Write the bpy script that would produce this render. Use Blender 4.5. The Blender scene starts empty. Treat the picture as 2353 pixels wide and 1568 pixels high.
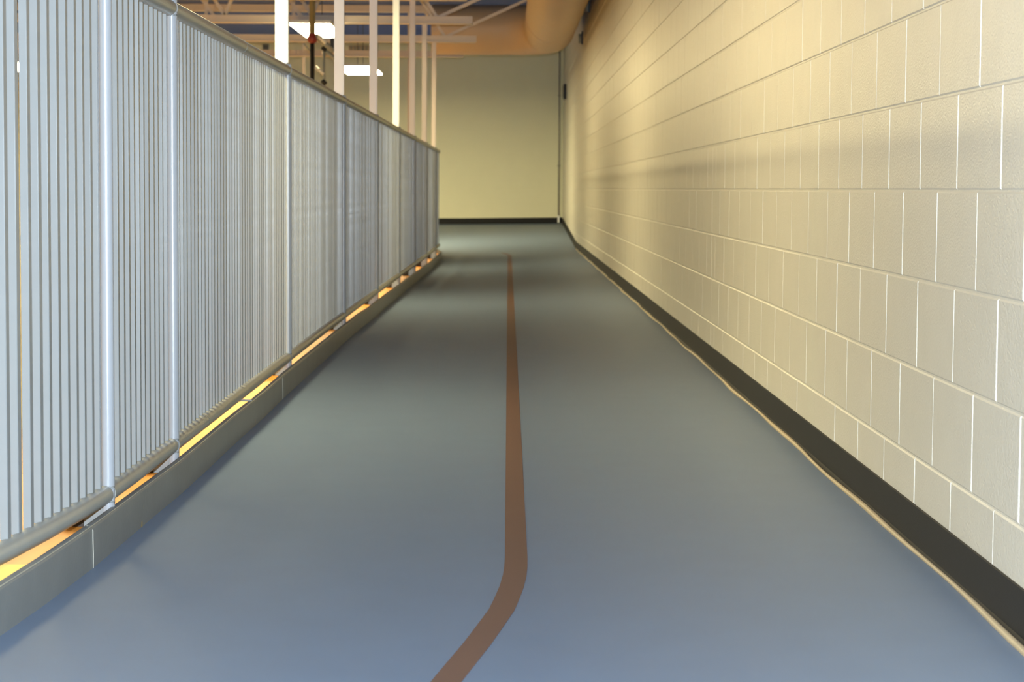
import bpy, bmesh, math, random
from mathutils import Vector, Matrix
random.seed(7)
C = bpy.context.scene.collection
SC = bpy.context.scene
PI = math.pi

# ---------------------------------------------------------------- materials
def mat(name, col, rough=.5, metal=0, spec=.5, noise=0, nscale=20, bump=0, bscale=200, emit=None, estr=0, stain=None, sscale=6, sthr=.68, coat=0):
    m = bpy.data.materials.new(name); m.use_nodes = True
    nt = m.node_tree; N = nt.nodes; L = nt.links
    b = N['Principled BSDF']
    b.inputs['Base Color'].default_value = (*col, 1)
    b.inputs['Roughness'].default_value = rough
    b.inputs['Metallic'].default_value = metal
    b.inputs['Specular IOR Level'].default_value = spec
    b.inputs['Coat Weight'].default_value = coat
    tc = N.new('ShaderNodeTexCoord')
    cur = None
    if noise:
        n = N.new('ShaderNodeTexNoise'); n.inputs['Scale'].default_value = nscale; n.inputs['Detail'].default_value = 4
        L.new(tc.outputs['Object'], n.inputs['Vector'])
        r = N.new('ShaderNodeMix'); r.data_type = 'RGBA'
        r.inputs[6].default_value = (*[c*(1-noise) for c in col], 1)
        r.inputs[7].default_value = (*[min(1, c*(1+noise)) for c in col], 1)
        L.new(n.outputs['Fac'], r.inputs[0]); L.new(r.outputs[2], b.inputs['Base Color']); cur = r.outputs[2]
    if stain:
        n = N.new('ShaderNodeTexNoise'); n.inputs['Scale'].default_value = sscale; n.inputs['Detail'].default_value = 5
        L.new(tc.outputs['Object'], n.inputs['Vector'])
        cr = N.new('ShaderNodeMapRange'); cr.inputs[1].default_value = sthr; cr.inputs[2].default_value = sthr+.03
        L.new(n.outputs['Fac'], cr.inputs[0])
        r = N.new('ShaderNodeMix'); r.data_type = 'RGBA'
        if cur: L.new(cur, r.inputs[6])
        else: r.inputs[6].default_value = (*col, 1)
        r.inputs[7].default_value = (*stain, 1)
        L.new(cr.outputs[0], r.inputs[0]); L.new(r.outputs[2], b.inputs['Base Color'])
    if bump:
        n = N.new('ShaderNodeTexNoise'); n.inputs['Scale'].default_value = bscale; n.inputs['Detail'].default_value = 3
        L.new(tc.outputs['Object'], n.inputs['Vector'])
        bp = N.new('ShaderNodeBump'); bp.inputs['Strength'].default_value = bump; bp.inputs['Distance'].default_value = .002
        L.new(n.outputs['Fac'], bp.inputs['Height']); L.new(bp.outputs['Normal'], b.inputs['Normal'])
    if emit:
        b.inputs['Emission Color'].default_value = (*emit, 1); b.inputs['Emission Strength'].default_value = estr
    return m

M = {}
M['block'] = mat('painted_block', (.58, .56, .495), .33, noise=.05, nscale=9, bump=1.0, bscale=190)
M['endwall'] = mat('painted_end_wall', (.80, .80, .60), .6, noise=.03, nscale=4, bump=.2, bscale=100)
M['floor'] = mat('blue_rubber_floor', (.120, .174, .266), .41, spec=.5, noise=.07, nscale=7, bump=.35, bscale=600)
M['stripe'] = mat('brown_line_paint', (.118, .066, .050), .5, noise=.08, nscale=60, bump=.3, bscale=600)
M['steel'] = mat('pale_grey_blue_enamel', (.19, .208, .218), .27, noise=.05, nscale=30, bump=.12, bscale=60, stain=(.22, .18, .14), sscale=38, sthr=.79)
M['post'] = mat('pale_blue_enamel_post', (.26, .285, .32), .28, noise=.04, nscale=30, bump=.12, bscale=60)
M['rail'] = mat('grey_enamel_pipe', (.24, .25, .235), .30, noise=.08, nscale=14, bump=.1, bscale=60)
M['curb'] = mat('grey_painted_curb', (.135, .150, .155), .42, noise=.18, nscale=9, bump=.2, bscale=90, stain=(.32, .22, .06), sscale=13, sthr=.73)
M['weld'] = mat('pale_weld', (.40, .39, .34), .5)
M['edgepale'] = mat('pale_steel_edge', (.36, .35, .28), .4, noise=.5, nscale=8)  # mottled paler tone for the strip on the curb corner
M['yellow'] = mat('yellow_paint', (.85, .55, .03), .5)
M['black'] = mat('black_rubber', (.012, .013, .015), .6, spec=.22, bump=.2, bscale=300)
M['blockdark'] = mat('dark_block', (.02, .012, .008), .7)
M['caulk'] = mat('beige_adhesive', (.40, .33, .22), .45, noise=.2, nscale=15)
M['ledge'] = mat('orange_brown_wood', (.72, .30, .05), .5, noise=.12, nscale=6)
M['hanger'] = mat('cream_white_paint', (.72, .66, .62), .45)
M['hangerlit'] = mat('lamplit_white_paint', (.93, .93, .86), .4)  # whiter copy of the column paint, lamp light put into the colour
M['joist'] = mat('cream_steel', (.74, .66, .58), .5)
M['deck'] = mat('navy_deck', (.035, .085, .40), .7)
M['duct'] = mat('salmon_duct', (.66, .50, .33), .45, noise=.05, nscale=3)
M['fixture'] = mat('fixture_white', (.75, .75, .7), .4)
M['gymfloor'] = mat('gym_maple', (.68, .42, .17), .3, noise=.1, nscale=3)
M['gymwall'] = mat('gym_wall', (.52, .42, .27), .7, noise=.04, nscale=3)
M['red'] = mat('dark_red_paint', (.25, .03, .025), .4)
M['blackmetal'] = mat('black_metal', (.015, .013, .010), .5)
M['olive'] = mat('olive_metal', (.20, .17, .08), .5)
M['greymetal'] = mat('grey_metal', (.30, .32, .28), .35)
M['whitegloss'] = mat('white_gloss', (.85, .85, .75), .25)
M['conduit'] = mat('conduit_paint', (.33, .32, .26), .5)
M['slab'] = mat('concrete_slab', (.35, .33, .30), .8)
LAMP = (1.0, .825, .43)
M['lamp'] = mat('lamp_diffuser', (.9, .9, .85), .5, emit=LAMP, estr=66)
M['lamp2'] = mat('bright_lamp_diffuser', (.9, .9, .85), .5, emit=LAMP, estr=95)

# ---------------------------------------------------------------- mesh helpers
def link(name, bm, m, parent=None, smooth=False):
    me = bpy.data.meshes.new(name); bmesh.ops.recalc_face_normals(bm, faces=bm.faces)
    bm.to_mesh(me); bm.free(); me.materials.append(m)
    if smooth:
        for p in me.polygons: p.use_smooth = True
    o = bpy.data.objects.new(name, me); C.objects.link(o)
    if parent: o.parent = parent
    return o
def tag(o, label, cat, group=None):
    o['label'] = label; o['category'] = cat
    if group: o['group'] = group
    return o
def struct(o):
    o['kind'] = 'structure'; return o
def thing(name, label, cat, group=None):
    o = bpy.data.objects.new(name, None); C.objects.link(o); o.empty_display_size = .1
    return tag(o, label, cat, group)
def box(bm, x0, x1, y0, y1, z0, z1, bev=0):
    vs = [bm.verts.new((x, y, z)) for x in (x0, x1) for y in (y0, y1) for z in (z0, z1)]
    fs = [bm.faces.new([vs[i] for i in f]) for f in ((0,1,3,2), (4,6,7,5), (0,4,5,1), (2,3,7,6), (0,2,6,4), (1,5,7,3))]
    if bev:
        es = set(e for f in fs for e in f.edges)
        bmesh.ops.bevel(bm, geom=list(es), offset=bev, segments=2, affect='EDGES')
def tube(bm, pts, r, n=16, cap=True):
    pts = [Vector(p) for p in pts]
    rings = []
    for i, p in enumerate(pts):
        a = pts[max(0, i-1)]; b = pts[min(len(pts)-1, i+1)]
        t = (b-a).normalized()
        up = Vector((0, 0, 1)) if abs(t.z) < .95 else Vector((0, 1, 0))
        u = t.cross(up).normalized(); v = u.cross(t).normalized()
        rr = r[i] if isinstance(r, (list, tuple)) else r
        rings.append([bm.verts.new(p + u*rr*math.cos(2*PI*k/n) + v*rr*math.sin(2*PI*k/n)) for k in range(n)])
    for a, b in zip(rings, rings[1:]):
        for k in range(n):
            bm.faces.new((a[k], a[(k+1) % n], b[(k+1) % n], b[k]))
    if cap:
        bm.faces.new(rings[0]); bm.faces.new(rings[-1][::-1])
def bar(bm, a, b, w, h):
    a = Vector(a); b = Vector(b); t = (b-a).normalized()
    up = Vector((0, 1, 0)); u = t.cross(up).normalized()
    A = []
    for p in (a, b):
        A.append([bm.verts.new(p + u*s*h/2 + up*q*w/2) for s, q in ((-1,-1), (1,-1), (1,1), (-1,1))])
    for k in range(4): bm.faces.new((A[0][k], A[0][(k+1) % 4], A[1][(k+1) % 4], A[1][k]))
    bm.faces.new(A[0]); bm.faces.new(A[1][::-1])
def autosm(o, ang=40):
    for p in o.data.polygons: p.use_smooth = True
    try: o.data.set_sharp_from_angle(angle=math.radians(ang))
    except Exception: pass

# ---------------------------------------------------------------- the plan of the track (metres, camera stands over x=0 y=0)
CAMZ = .815
XW = .935            # wall_right
YE = 37.6            # end wall
Y1 = 28.3            # the far bend begins here
RB = 7.0             # radius of the far inner bend
CX = -.905 - RB
def lerp(a, b, t): return a + (b-a)*t
def clamp(t): return max(0, min(1, t))
def path(s, off=0):
    """inner line of the track: s is distance; off pushes it towards the gym (-) or wall (+)"""
    if s <= Y1:
        d = 0; sl = 0
        if s < 5.2:
            d = (5.2-s)**2/(2*11.0); sl = (5.2-s)/11.0
        n = Vector((1, -sl, 0)).normalized()
        p = Vector((-.905-d, s, 0)); t = Vector((sl, 1, 0)).normalized()
    else:
        th = (s-Y1)/RB
        n = Vector((math.cos(th), math.sin(th), 0))
        p = Vector((CX, Y1, 0)) + n*RB
        t = Vector((-math.sin(th), math.cos(th), 0))
    return p + n*off, t
def zleft(s):
    if s < 11: return 0
    if s < 29: return -.10*clamp((s-11)/14)
    return lerp(-.10, .02, clamp((s-29)/9))
SEND = Y1 + RB*PI/2
def outer(s):
    """outer edge at the wall for the same s"""
    if s <= 29.7: return Vector((XW, s, 0))
    L1 = YE-29.7
    q = (s-29.7)/(SEND-29.7)*(L1 + XW - CX)
    if q < L1: return Vector((XW, 29.7+q, .228*q/L1))
    return Vector((XW-(q-L1), YE, .228 - .03*clamp((q-L1)/2)))
CTAB = [(-5, -1.60), (1.5, -1.06), (3.0, -.962), (3.5, -.937), (3.9, -.917), (4.2, -.900), (4.6, -.886), (5.0, -.877), (5.7, -.862), (7, -.865), (8.8, -.863), (12, -.862), (40, -.862)]
def curboff(s):
    if s > 14: return .043
    for (a, xa), (b, xb) in zip(CTAB, CTAB[1:]):
        if a <= s <= b:
            x = lerp(xa, xb, (s-a)/(b-a)); return x - path(s)[0].x
    return .043
CUR = .043           # curb inner face lies this far from the railing line

# ---------------------------------------------------------------- floor (banked at the far bend)
bm = bmesh.new()
ss = [-3 + .25*i for i in range(int(32.5/.25))] + [29.5+.2*i for i in range(int((SEND-29.5)/.2)+1)]
ss = sorted(set(ss + [29.7] )); ss = [s for s in ss if s <= SEND] + [SEND]
# make sure the sharp corner of the room is a sample
scorner = 29.7 + (YE-29.7)/((YE-29.7)+XW-CX)*(SEND-29.7)
ss = sorted(ss + [scorner]); ss = [s for i, s in enumerate(ss) if i == 0 or s-ss[i-1] > 1e-4]
rows = []
for s in ss:
    p, t = path(s, curboff(s) - .01); q = outer(s)
    p.z = zleft(s)
    row = []
    for k in range(9):
        u = k/8; v = p.lerp(q, u)
        v.z = lerp(p.z, q.z, u**1.2 if q.z > p.z else u)
        row.append(v)
    rows.append(row)
top = [[bm.verts.new(v) for v in r] for r in rows]
bot = [[bm.verts.new(v - Vector((0, 0, .16))) for v in r] for r in rows]
for i in range(len(rows)-1):
    for k in range(8):
        bm.faces.new((top[i][k], top[i][k+1], top[i+1][k+1], top[i+1][k]))
        bm.faces.new((bot[i][k], bot[i+1][k], bot[i+1][k+1], bot[i][k+1]))
    bm.faces.new((top[i][0], top[i+1][0], bot[i+1][0], bot[i][0]))
    bm.faces.new((top[i][8], bot[i][8], bot[i+1][8], top[i+1][8]))
floor = struct(link('floor', bm, M['floor'], smooth=False)); autosm(floor, 30)

# painted line
def fz(s, x):
    p, t = path(s, curboff(s)-.01); q = outer(s); u = clamp((x-p.x)/(q.x-p.x))
    return lerp(zleft(s), q.z, u)
cl = [(-.70, .0), (-.40, 1.5), (-.255, 2.5), (-.165, 3.10), (-.092, 3.59), (-.050, 3.86), (-.024, 4.05), (-.008, 4.17), (.003, 4.30), (.012, 4.42), (.018, 4.54), (.021, 4.65), (.022, 4.78)]
cl += [(.022, 5.5+.5*i) for i in range(46)]
cl = [c for c in cl if c[1] <= Y1]
rs = .022 - CX
for i in range(1, 6):
    th = i*.032
    cl.append((CX + rs*math.cos(th), Y1 + rs*math.sin(th)))
bm = bmesh.new(); prev = None
for i, (x, y) in enumerate(cl):
    a = Vector(cl[max(0, i-1)]); b = Vector(cl[min(len(cl)-1, i+1)]); t = (b-a).normalized(); n = Vector((t.y, -t.x))
    # height: nearest s on the plan
    if y <= Y1: s = y
    else: s = Y1 + RB*math.atan2(y-Y1, x-CX)
    pts = []
    for w in (-.025, .025):
        X = x+n.x*w; Y = y+n.y*w
        p, tt = path(s, curboff(s)-.01); q = outer(s); u = clamp((Vector((X, Y))-p.xy).length/max(.01, (q.xy-p.xy).length))
        zl = zleft(s); z = lerp(zl, q.z, u**1.2 if q.z > zl else u)
        pts.append((X, Y, z))
    v = [bm.verts.new((pts[0][0], pts[0][1], pts[0][2]-.004)), bm.verts.new((pts[0][0], pts[0][1], pts[0][2]+.0015)),
         bm.verts.new((pts[1][0], pts[1][1], pts[1][2]+.0015)), bm.verts.new((pts[1][0], pts[1][1], pts[1][2]-.004))]
    if prev:
        for k in range(4): bm.faces.new((prev[k], prev[(k+1) % 4], v[(k+1) % 4], v[k]))
    prev = v
tag(link('lane_line', bm, M['stripe']), 'brown painted lane line running up the middle of the blue track', 'line')

# ---------------------------------------------------------------- block walls with real joints
def block_wall(name, m, to3, a0, a1, z0, z1, phase, zph, cuts=(), dj=.0028, rnd=True, seed=1):
    """a runs along the wall, z up, to3(a, z, depth) gives the point; each block face has sloped edges down into the joint"""
    R = random.Random(seed)
    bm = bmesh.new()
    H = .2032; W = .4064
    k0 = math.floor((z0-zph)/H)
    k1 = math.ceil((z1-zph)/H)
    # joint bed
    c = [bm.verts.new(to3(a, z, dj)) for a, z in ((a0, z0), (a1, z0), (a1, z1), (a0, z1))]
    bm.faces.new(c)
    for k in range(k0, k1):
        zb = max(z0, zph+k*H); zt = min(z1, zph+(k+1)*H)
        if zt-zb < .01: continue
        ph = phase + (W/2 if k % 2 else 0)
        n0 = math.floor((a0-ph)/W)
        bs = [ph+W*j for j in range(n0, n0+int((a1-a0)/W)+3)]
        bs = [b for b in bs if a0 < b < a1 and all(abs(b-q) > .06 for q in cuts)]
        bs = sorted([a0] + bs + [q for q in cuts] + [a1])
        g = [(.0035 if any(abs(b-q) < 1e-6 for q in cuts) else (R.choice((.0008, .0016, .0022, .0026)) if rnd else .002)) for b in bs]
        for j in range(len(bs)-1):
            l, r = bs[j], bs[j+1]
            gl = g[j]; gr = g[j+1]; d0 = R.uniform(-.0004, .0004) if rnd else 0
            el = gl*1.1 + .0015; er = gr*1.1 + .0015; ez = .0035
            out = [(l+gl*.5, zb+.002), (r-gr*.5, zb+.002), (r-gr*.5, zt-.002), (l+gl*.5, zt-.002)]
            inn = [(l+gl*.5+el, zb+.002+ez), (r-gr*.5-er, zb+.002+ez), (r-gr*.5-er, zt-.002-ez), (l+gl*.5+el, zt-.002-ez)]
            dl = dj; 
            O = [bm.verts.new(to3(a, z, dj)) for a, z in out]
            I = [bm.verts.new(to3(a, z, d0)) for a, z in inn]
            bm.faces.new(I)
            for q in range(4): bm.faces.new((O[q], O[(q+1) % 4], I[(q+1) % 4], I[q]))
    # thickness behind
    B = [bm.verts.new(to3(a, z, .2)) for a, z in ((a0, z0), (a1, z0), (a1, z1), (a0, z1))]
    bm.faces.new(B)
    for q in range(4): bm.faces.new((c[q], c[(q+1) % 4], B[(q+1) % 4], B[q]))
    return struct(link(name, bm, m))
ZT = 3.30
wr = block_wall('wall_right', M['block'], lambda a, z, d: (XW+d, a, z), -4, YE, -.25, ZT, 4.142, .0037, cuts=(9.99,), seed=3)
wf = block_wall('wall_far', M['endwall'], lambda a, z, d: (a, YE+d, z), -16, XW, -3.4, ZT, .1, .0037, rnd=False, dj=.0015, seed=5)
bm = bmesh.new(); box(bm, -16.2, -16, -4, YE, -3.4, ZT); struct(link('wall_left', bm, M['gymwall']))
bm = bmesh.new(); box(bm, -16, XW, -4.2, -4, -3.4, ZT); struct(link('wall_back', bm, M['gymwall']))
bm = bmesh.new(); box(bm, XW, XW+.2, -4, YE, -3.4, -.25); struct(link('wall_under_track', bm, M['gymwall']))
bm = bmesh.new(); box(bm, -16.2, XW+.2, -4.2, YE+.2, ZT, ZT+.15); struct(link('ceiling', bm, M['deck']))
bm = bmesh.new(); box(bm, -16.2, XW+.2, -4.2, YE+.2, -3.6, -3.4); struct(link('floor_gym', bm, M['gymfloor']))

# baseboards : black rubber cove base, its top follows the floor
def base(name, s0, s1, step, side):
    bm = bmesh.new(); prev = None
    s = s0
    while s <= s1+1e-6:
        q = outer(s)
        inw = Vector((-1, 0, 0)) if side == 'r' else Vector((0, -1, 0))
        prof = [(0, -.02), (.009, -.02), (.009, .002), (.004, .012), (.0035, .098), (.001, .1), (0, .1)]
        vs = [bm.verts.new(q + inw*(d+.0005) + Vector((0, 0, z))) for d, z in prof]
        if prev:
            for k in range(len(prof)): bm.faces.new((prev[k], prev[(k+1) % len(prof)], vs[(k+1) % len(prof)], vs[k]))
        prev = vs; s += step
    o = struct(link(name, bm, M['black'])); return o
base('baseboard_right', -3, scorner-.0001, (scorner+3-.0001)/90, 'r')
base('baseboard_far', scorner+.0001, SEND, (SEND-scorner-.0001)/20, 'f')
# adhesive bead along the foot of the baseboard
bm = bmesh.new()
R = random.Random(2); pts = []; rr = []; y = -3
while y < 29.6:
    pts.append((XW-.013-.0035*math.sin(y*2.3)-.0025*math.sin(y*5.1+1)-R.uniform(0, .001), y, .003)); rr.append(.0065+.0015*math.sin(y*3.7)); y += .15
tube(bm, pts, rr, 8)
o = struct(link('trim_1', bm, M['caulk'], smooth=True))

# ---------------------------------------------------------------- curb (steel angle) along the gym side
bm = bmesh.new(); prev = None
cs = [1.2+.1*i for i in range(50)] + [6.2+.3*i for i in range(int((SEND-6.2)/.3))]
prof = [(0, -.03), (0, .0825), (-.001, .086), (-.0035, .089), (-.007, .0905), (-.0165, .0905), (-.0185, .0885), (-.0195, .0845), (-.0195, .06), (-.0195, -.03)]
for s in cs:
    wob = .0022*math.sin(s*1.9) + .0012*math.sin(s*4.3)
    vs = []
    for d, z in prof:
        p, t = path(s, curboff(s)+d+wob)
        vs.append(bm.verts.new((p.x, p.y, zleft(s)+z+.0008*math.sin(s*3.1))))
    if prev:
        for k in range(len(prof)): bm.faces.new((prev[k], prev[(k+1) % len(prof)], vs[(k+1) % len(prof)], vs[k]))
    else: bm.faces.new(vs)
    prev = vs
bm.faces.new(prev[::-1])
curb = thing('track_curb', 'grey painted steel curb along the open edge of the blue track, under the railing', 'curb')
o = link('curb_angle', bm, M['curb'], curb); autosm(o, 35)
for s in (4.61, 8.35):
    bm = bmesh.new(); pts = []
    for d, z in [(.0012, -.0), (.0013, .03), (.0008, .06), (.0005, .0815), (-.004, .090), (-.012, .091), (-.016, .0905)]:
        wob = .0022*math.sin(s*1.9) + .0012*math.sin(s*4.3)
        p, t = path(s, curboff(s)+d+wob); pts.append((p.x, p.y, zleft(s)+z))
    tube(bm, pts, .0010, 6); o = link('weld_bead', bm, M['weld'], curb, True); o['label'] = 'pale weld seam across the curb'

bm = bmesh.new(); pts = []  # thin paler strip along the top inner corner of the curb
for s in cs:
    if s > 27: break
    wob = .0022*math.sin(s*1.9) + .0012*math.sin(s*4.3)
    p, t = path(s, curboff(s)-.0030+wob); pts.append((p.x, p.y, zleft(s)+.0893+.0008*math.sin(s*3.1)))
tube(bm, pts, .0012, 6); o = link('pale_edge', bm, M['edgepale'], curb, True); o['label'] = 'paler strip along the top corner of the curb'
# ledge outside of the railing
bm = bmesh.new(); prev = None
for s in cs:
    vs = []
    for d, z in [(-.012, .045), (-.42, .045), (-.42, -.16), (-.012, -.16)]:
        p, t = path(s, d+curboff(s)-.0125); vs.append(bm.verts.new((p.x, p.y, zleft(s)+z)))
    if prev:
        for k in range(4): bm.faces.new((prev[k], prev[(k+1) % 4], vs[(k+1) % 4], vs[k]))
    else: bm.faces.new(vs)
    prev = vs
bm.faces.new(prev[::-1])
ledge = thing('edge_ledge', 'orange brown ledge just outside the grey curb, seen through the gap under the bottom rail', 'ledge')
link('ledge_board', bm, M['ledge'], ledge)
bm = bmesh.new(); prev = None
for s in [4.02+.04*i for i in range(10)]:
    vs = []
    for d in (-.03, -.12):
        p, t = path(s, d+curboff(s)-.012); vs += [bm.verts.new((p.x, p.y, .044)), bm.verts.new((p.x, p.y, .0465))]
    vs = [vs[0], vs[1], vs[3], vs[2]]
    if prev:
        for k in range(4): bm.faces.new((prev[k], prev[(k+1) % 4], vs[(k+1) % 4], vs[k]))
    prev = vs
o = link('paint_patch', bm, M['yellow'], ledge); o['label'] = 'yellow paint patch on the ledge'

# ---------------------------------------------------------------- railing panels
RT, RBt = .0215, .021
ZTOP = 1.290
def zbot(s): return .1185 + .45*zleft(s)
posts = [1.75, 4.90, 5.84] + [8.9+3*i for i in range(7)] + [29.9, 32.9, 35.9, 38.9]
pm = bmesh.new(); box(pm, -.008, .008, -.0095, .0095, 0, 1)
bmesh.ops.bevel(pm, geom=[e for e in pm.edges if abs(e.verts[0].co.z-e.verts[1].co.z) > .5], offset=.0010, segments=2, affect='EDGES')
pick0 = link('picket', pm, M['steel']); autosm(pick0, 30)
pick_mesh = pick0.data
bpy.data.objects.remove(pick0)
first_pick = None
plabels = ['pale blue-grey steel railing section cut by the left edge of the photo, nearest the camera',
 'short pale blue-grey railing section with about a dozen bars, second from the camera',
 'long pale grey railing section between the short section and the widest white hanger column',
 'grey railing section ending below the second white hanger column from the camera',
 'grey railing section ending below the third hanger column from the camera',
 'grey railing section ending below the fourth, brightest narrow hanger column',
 'blurred grey railing section below the fifth hanger column from the camera',
 'blurred grey railing section below the sixth hanger column from the camera',
 'blurred grey railing section below the seventh, farthest hanger column',
 'last railing section at the far end, where the railing starts to bend left',
 'railing section beyond the bend, behind the straight railing, beside the thin brown column',
 'railing section beyond the bend, further round towards the far wall',
 'farthest railing section, running along the far wall']
for i in range(len(posts)-1):
    a, b = posts[i], posts[i+1]
    root = thing('railing_section', plabels[i], 'railing', 'railing sections along the open edge of the track')
    # rails
    n = max(2, int((b-a)/.25)); ts = [a+.012 + (b-a-.026)*k/n for k in range(n+1)]
    bm = bmesh.new(); tube(bm, [Vector((*path(s)[0].xy, ZTOP)) for s in ts], RT, 24)
    tr = link('top_rail', bm, M['rail'], root); autosm(tr, 50)
    bm = bmesh.new(); tube(bm, [Vector((*path(s)[0].xy, zbot(s))) for s in ts], RBt, 24)
    br = link('bottom_rail', bm, M['rail'], root); autosm(br, 50)
    if i == 2:
        for s in (6.44,):
            bm = bmesh.new(); tube(bm, [Vector((*path(s+q)[0].xy, zbot(s))) for q in (-.0015, .0015)], RBt+.0006, 24); link('rail_joint', bm, M['blackmetal'], br)
        bm = bmesh.new(); p = path(7.26)[0]; tube(bm, [(p.x+.005, 7.26, .103), (p.x+.05, 7.262, .101)], .0035, 10); tube(bm, [(p.x+.002, 7.26, .104), (p.x+.012, 7.26, .1035)], .007, 6)
        o = link('bolt', bm, M['steel'], br); o['label'] = 'pale bolt sticking out under the bottom rail'
        bm = bmesh.new(); s = 7.4; tube(bm, [Vector((*path(s+q)[0].xy, ZTOP)) for q in (-.001, .001)], RT+.0005, 24); link('rail_joint', bm, M['curb'], tr)
    # the post at the far end of the section
    p, t = path(b, .006)
    bm = bmesh.new(); z0 = zleft(b)+.0465
    tube(bm, [(p.x, p.y, z0), (p.x, p.y, ZTOP+RT), (p.x, p.y, ZTOP+RT+.004)], [.015, .015, .0115], 24)
    po = link('post', bm, M['post'], root); autosm(po, 40)
    for zz in (zbot(b)+.017, zbot(b)-.017, ZTOP-.019):
        bm = bmesh.new(); c = []
        for q in range(9):
            an = -PI/2 + (q-4)*.3
            c.append((p.x+0.0153*math.cos(an), p.y+0.0153*math.sin(an), zz + R.uniform(-.0015, .0015)))
        tube(bm, c, .0022, 6); link('weld_bead', bm, M['steel'], po, True)
    # bracket
    nrm = Vector((t.y, -t.x, 0))
    def brk(d0, d1, y0, y1, za, zb, nm, mm, lab=None):
        bm = bmesh.new(); cs_ = []
        for z in (za, zb):
            for d, yy in ((d0, y0), (d1, y0), (d1, y1), (d0, y1)):
                c = p + nrm*d + t*yy; cs_.append(bm.verts.new((c.x, c.y, z)))
        for f in ((0,1,2,3), (4,5,6,7), (0,1,5,4), (1,2,6,5), (2,3,7,6), (3,0,4,7)): bm.faces.new([cs_[q] for q in f])
        o = link(nm, bm, mm, root)
        if lab: o['label'] = lab
    brk(-.054, -.011, -.0105, .0, zleft(b)+.0455, zbot(b)-.004, 'bracket_plate', M['steel'])
    brk(-.112, -.0545, -.012, .04, zleft(b)+.0455, zbot(b)+.02, 'bracket_block', M['blockdark'], 'dark block beside the post foot')
    # pickets
    pitch = .0705
    cnt = int(round((b-a)/pitch)); 
    near = i == 0
    for k in range(1, cnt):
        s = a + (b-a)*(k+.22)/cnt
        if near and s < 3.1: continue
        if i >= 11 : continue
        if i == 10 and s > 31.5: continue
        s += R.uniform(-.0012, .0012) + (.006 if near and 4.28 < s < 4.36 else 0)
        pp, tt = path(s, -.007)
        zz = zbot(s)+RBt-.003
        o = bpy.data.objects.new('picket', pick_mesh); C.objects.link(o); o.parent = root
        o.location = (pp.x+R.uniform(-.0006, .0006), pp.y, zz); o.scale = (1, 1.18 if s < 4.5 else 1, ZTOP-RT+.004-zz)
        o.rotation_euler = (0, 0, math.atan2(-tt.x, tt.y)*1.0 + R.uniform(-.03, .03))

# ---------------------------------------------------------------- hanger columns
hl = ['brightest, widest white hanger column rising from the rail, nearest the camera',
      'off-white hanger column, second from the camera, just right of the two bright lamps',
      'pinkish hanger column, third from the camera, overlapping the far lamp',
      'brightly lit narrow hanger column, fourth from the camera',
      'pinkish hanger column, fifth from the camera, beside the thin brown one',
      'pinkish hanger column, sixth from the camera',
      'hanger column at the far end of the railing, seventh from the camera']
for i in range(7):
    y = 8.9+3*i
    bm = bmesh.new(); top = ZT-.001 if y < 16 else 2.6
    box(bm, -.9485, -.8955, y-.0265, y+.0265, ZTOP+RT+.0045, top, .004)
    tag(link('hanger_column', bm, M['hangerlit'] if i in (0, 3) else M['hanger']), hl[i], 'column', 'hanger columns above the railing')
for th, w, lab in ((22, .018, 'thin brown hanger column behind the railing, beyond the bend'), (47, .022, 'thin cream hanger column far beyond the railing, left of the black hanging pole')):
    a = math.radians(th); s = Y1+RB*a; p, t = path(s)
    bm = bmesh.new(); box(bm, p.x-w, p.x+w, p.y-w, p.y+w, ZTOP+RT+.0045, ZT-.001, .003)
    tag(link('hanger_column', bm, M['joist']), lab, 'column', 'hanger columns above the railing')

# ---------------------------------------------------------------- open web joists
jl = ['cream roof joist crossing the top of the photo, nearest', 'cream roof joist whose lower chord runs along the very top of the photo', 'cream roof joist second from the top, just above the two bright lamps', 'cream roof joist third from the top, below the lower blue strip of ceiling',
      'farthest cream roof joist, in front of the end wall below the duct']
for i, y in enumerate((17.9, 20.9, 23.9, 26.9, 29.9)):
    root = thing('roof_joist', jl[i], 'joist', 'roof joists over the gym')
    zb0, zb1 = 2.600, 2.685
    xe = -.40 if i < 4 else -.62
    bm = bmesh.new()
    for dy in (-.055, .015):
        box(bm, -16, xe, y+dy, y+dy+.04, zb0+.010, zb1)
    box(bm, -16, xe-.01, y-.07, y+.07, zb0, zb0+.012)
    link('bottom_chord', bm, M['joist'], root)
    bm = bmesh.new(); box(bm, -16, XW-.002, y-.06, y+.06, ZT-.095, ZT-.002)
    link('top_chord', bm, M['joist'], root)
    def web(a, b, w=.035, nm='web_bar'):
        bm = bmesh.new(); bar(bm, (a[0], y, a[1]), (b[0], y, b[1]), w, .035); link(nm, bm, M['joist'], root)
    web((-.785, 2.67), (.40, 3.215), .04, 'end_diagonal')
    web((-.785, 2.67), (-1.15, 3.21))
    x = -2.15
    while x > -7.5 and i < 3:
        web((x, 2.68), (x-.34, 3.21)); web((x-.12, 2.68), (x-.50, 3.21)); web((x, 2.68), (x+.22, 3.21)); web((x-.2, 2.68), (x-.2, 3.21), .02)
        x -= .95
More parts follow.
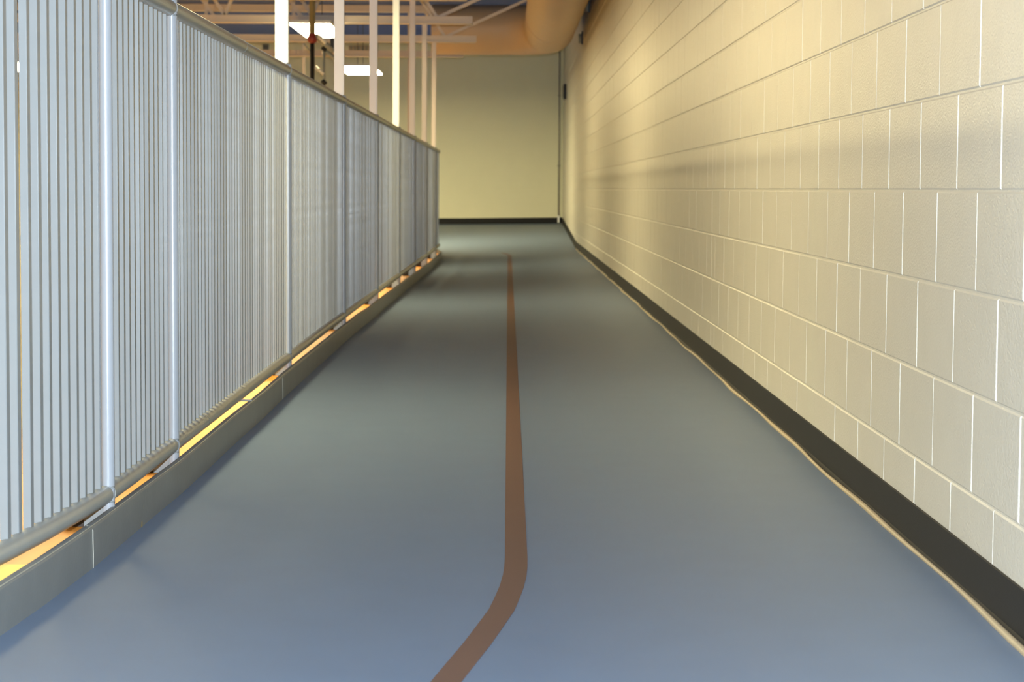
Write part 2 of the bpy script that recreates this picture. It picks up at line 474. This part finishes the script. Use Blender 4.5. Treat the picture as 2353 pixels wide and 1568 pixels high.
# ---------------------------------------------------------------- duct
R0 = .32; DX = .515; DZ = 2.865; DY = 28.4
duct = thing('air_duct', 'large round salmon air duct along the block wall, turning left at the far end', 'duct')
bm = bmesh.new(); tube(bm, [(DX, -3.9, DZ), (DX, DY-.55, DZ)], R0, 48); o = link('straight_duct', bm, M['duct'], duct); autosm(o, 50)
bm = bmesh.new()
pts = []
for k in range(13):
    a = PI/2*k/12; pts.append((DX-.55+.55*math.cos(a), DY-.55+.55*math.sin(a), DZ))
tube(bm, pts, R0*1.001, 48); o = link('duct_elbow', bm, M['duct'], duct); autosm(o, 50)
bm = bmesh.new(); tube(bm, [(DX-.55, DY, DZ), (-1.0, DY, DZ)], R0, 48); o = link('cross_duct', bm, M['duct'], duct); autosm(o, 50)
for y in (8, 14, 20, 26):
    bm = bmesh.new(); tube(bm, [(DX, y-.015, DZ), (DX, y+.015, DZ)], R0+.004, 48); o = link('duct_band', bm, M['duct'], duct); autosm(o, 50)
for y, z, lab in ((25.4, 2.93, 'small grey pipe bracket high on the wall, nearer one beside the duct'), (27.8, 2.72, 'small grey pipe bracket on the wall, farther one beside the duct')):
    root = thing('wall_bracket', lab, 'bracket', 'grey brackets between duct and wall')
    bm = bmesh.new(); tube(bm, [(XW-.035, y, z-.06), (XW-.035, y, z+.06)], .022, 16); link('pipe_stub', bm, M['greymetal'], root, True)
    bm = bmesh.new(); box(bm, XW-.02, XW-.001, y-.03, y+.03, z-.07, z+.09); link('wall_plate', bm, M['blackmetal'], root)
bm = bmesh.new(); box(bm, XW-.05, XW-.0005, 35.5, 35.72, 2.275, 2.52, .006)
root = thing('wall_box', 'small black box high on the right wall near the far corner', 'box')
link('box_body', bm, M['blackmetal'], root)
bm = bmesh.new(); box(bm, XW-.054, XW-.0505, 35.53, 35.69, 2.31, 2.485, .002); link('box_cover', bm, M['blackmetal'], root)
cond = thing('conduit', 'thin grey conduit running up the end wall beside the far right corner', 'conduit')
bm = bmesh.new(); tube(bm, [(.868, YE-.018, .35), (.868, YE-.018, ZT-.01)], .012, 12); link('pipe', bm, M['conduit'], cond, True)
bm = bmesh.new(); box(bm, .852, .884, YE-.034, YE-.0165, .235, .36, .003); o = link('foot_sleeve', bm, M['whitegloss'], cond); o['label'] = 'white sleeve at the foot of the conduit'
for y0 in (1.2, 2.4):
    bm = bmesh.new(); box(bm, .845, .891, YE-.033, YE-.001, y0, y0+.03); link('strap', bm, M['conduit'], cond)

# vents on the end wall
v = thing('wall_vent', 'small grey square vent on the far wall, left of the widest white column', 'vent')
bm = bmesh.new(); box(bm, -4.23, -4.12, YE-.03, YE-.002, 3.16, 3.26, .004); link('frame', bm, M['greymetal'], v)
bm = bmesh.new()
for k in range(4): box(bm, -4.215, -4.135, YE-.036, YE-.029, 3.175+.02*k, 3.185+.02*k)
link('slats', bm, M['blackmetal'], v)
v = thing('wall_louvre', 'pale louvre with vertical blades on the far wall, above the far lamp', 'vent')
bm = bmesh.new(); box(bm, -2.75, -2.40, YE-.02, YE-.002, 3.13, 3.25, .003); link('frame', bm, M['gymwall'], v)
for k in range(5):
    bm = bmesh.new(); box(bm, -2.72+.066*k, -2.695+.066*k, YE-.035, YE-.019, 3.14, 3.24); link('blade', bm, M['conduit'], v)

# ---------------------------------------------------------------- ceiling lamps (a fixture every 8.3 m, three rows)
def lamp(x, y, lab, w=.275, l=1.05, m='lamp'):
    t = thing('ceiling_lamp', lab, 'lamp', 'high bay lamps over the gym')
    z = 2.54
    bm = bmesh.new(); box(bm, x-w-.01, x+w+.01, y-l-.01, y+l+.01, z+.012, z+.05, .004); link('housing', bm, M['fixture'], t)
    bm = bmesh.new(); box(bm, x-w, x+w, y-l, y+l, z, z+.0115); link('diffuser', bm, M[m], t)
    for dy in (-l*.6, l*.6):
        bm = bmesh.new(); tube(bm, [(x, y+dy, z+.05), (x, y+dy, ZT-.001)], .004, 6); link('hanging_rod', bm, M['blackmetal'], t)
lamp(-2.12, 24.25, 'bright ceiling lamp split by the black hanging pole, beside the widest column', .215, .98)
lamp(-2.20, 32.4, 'bright flat ceiling lamp farther away, between the second and third columns', .26, 1.0, 'lamp2')
lamp(-2.07, 15.8, 'ceiling lamp over the railing, above the top of the photo')
lamp(-2.07, 7.5, 'ceiling lamp over the nearer railing, above the top of the photo')
for yy in (2, 12, 22.0, 32.0):
    lamp(-7.2, yy, 'ceiling lamp in the middle row of the gym, left of the photo, %s' % {2:'nearest', 12:'second', 22.0:'third', 32.0:'farthest'}[yy], .4, 1.1, 'lamp2')

# ---------------------------------------------------------------- hanging hoop frame
h = thing('hanging_frame', 'black pole with dark red collar and slanted white braces, hanging in front of the lamp', 'hoop frame')
px, py = -2.03, 22.6
bm = bmesh.new(); tube(bm, [(px, py, 2.40), (px, py, ZT-.002)], .031, 16); o = link('upper_pole', bm, M['olive'], h, True); o['label'] = 'olive upper pole'
bm = bmesh.new(); tube(bm, [(px, py, 2.30), (px, py, 2.32), (px, py, 2.35), (px, py, 2.39), (px, py, 2.41)], [.03, .048, .052, .040, .022], 20); o = link('collar', bm, M['red'], h, True); o['label'] = 'dark red collar'
bm = bmesh.new(); tube(bm, [(px, py, 1.1), (px, py, 2.30)], .0235, 16); o = link('lower_pole', bm, M['blackmetal'], h, True); o['label'] = 'black lower pole'
bm = bmesh.new(); tube(bm, [(px+.03, py, 2.38), (px+.125, py, 2.30), (px+.22, py, 2.22)], .03, 12); link('brace_sleeve', bm, M['greymetal'], h, True)
bm = bmesh.new(); tube(bm, [(px+.065, py-.03, 2.375), (px+.145, py-.03, 2.30)], .022, 12); o = link('slanted_brace', bm, M['whitegloss'], h, True)
bm = bmesh.new(); tube(bm, [(px+.03, py, 2.055), (px+.12, py, 1.985)], .018, 12); o = link('slanted_brace', bm, M['whitegloss'], h, True)
bm = bmesh.new(); tube(bm, [(px+.12, py, 1.60), (px+.12, py, 2.24)], .013, 12); link('hanging_tube', bm, M['greymetal'], h, True)
bm = bmesh.new(); tube(bm, [(px+.10, py, 1.92), (px+.14, py, 1.88)], .025, 12); link('clamp', bm, M['blackmetal'], h, True)
bm = bmesh.new(); tube(bm, [(px+.10, py, 2.26), (px+.14, py, 2.22)], .020, 12); link('clamp', bm, M['blackmetal'], h, True)
bm = bmesh.new(); tube(bm, [(px+.14, py, 2.22), (px+.25, py, 2.13)], .02, 12); link('cross_tube', bm, M['greymetal'], h, True)
bm = bmesh.new(); box(bm, px+.185, px+.225, py-.02, py+.02, 2.23, 2.36, .004); link('motor_box', bm, M['blackmetal'], h)
bm = bmesh.new(); tube(bm, [(px-.09, py, 2.30), (px-.02, py, 2.22)], .008, 8); link('side_rod', bm, M['greymetal'], h, True)

# ---------------------------------------------------------------- lights
# the on-camera flash
fl = bpy.data.lights.new('camera_flash', 'SPOT'); fl.energy = 2150; fl.color = (.84, .95, 1.04); fl.shadow_soft_size = .018
fl.spot_size = math.radians(70); fl.spot_blend = .7
fo = bpy.data.objects.new('camera_flash', fl); C.objects.link(fo); fo.location = (.0, -.02, CAMZ+.13); fo.rotation_euler = (math.radians(90-3), 0, 0)
w = bpy.data.worlds.new('World'); SC.world = w; w.use_nodes = True
w.node_tree.nodes['Background'].inputs[0].default_value = (.9, .8, .6, 1); w.node_tree.nodes['Background'].inputs[1].default_value = .0

# ---------------------------------------------------------------- camera
cd = bpy.data.cameras.new('camera'); co = bpy.data.objects.new('camera', cd); C.objects.link(co)
cd.sensor_width = 36; cd.lens = 5000/2353*36; cd.clip_end = 200; cd.clip_start = .05
co.location = (0, 0, CAMZ)
yaw = -.0021; pitch = math.atan(350/5000); roll = .006
co.rotation_mode = 'QUATERNION'
co.rotation_quaternion = (Matrix.Rotation(yaw, 4, 'Z') @ Matrix.Rotation(PI/2-pitch, 4, 'X') @ Matrix.Rotation(roll, 4, 'Z')).to_quaternion()
cd.dof.use_dof = True; cd.dof.focus_distance = 5.6; cd.dof.aperture_fstop = 10.5
SC.camera = co
SC.view_settings.view_transform = 'Standard'; SC.view_settings.look = 'None'; SC.view_settings.gamma = 1; SC.view_settings.exposure = 0
SC.cycles.max_bounces = 8; SC.cycles.diffuse_bounces = 5; SC.cycles.sample_clamp_indirect = 6
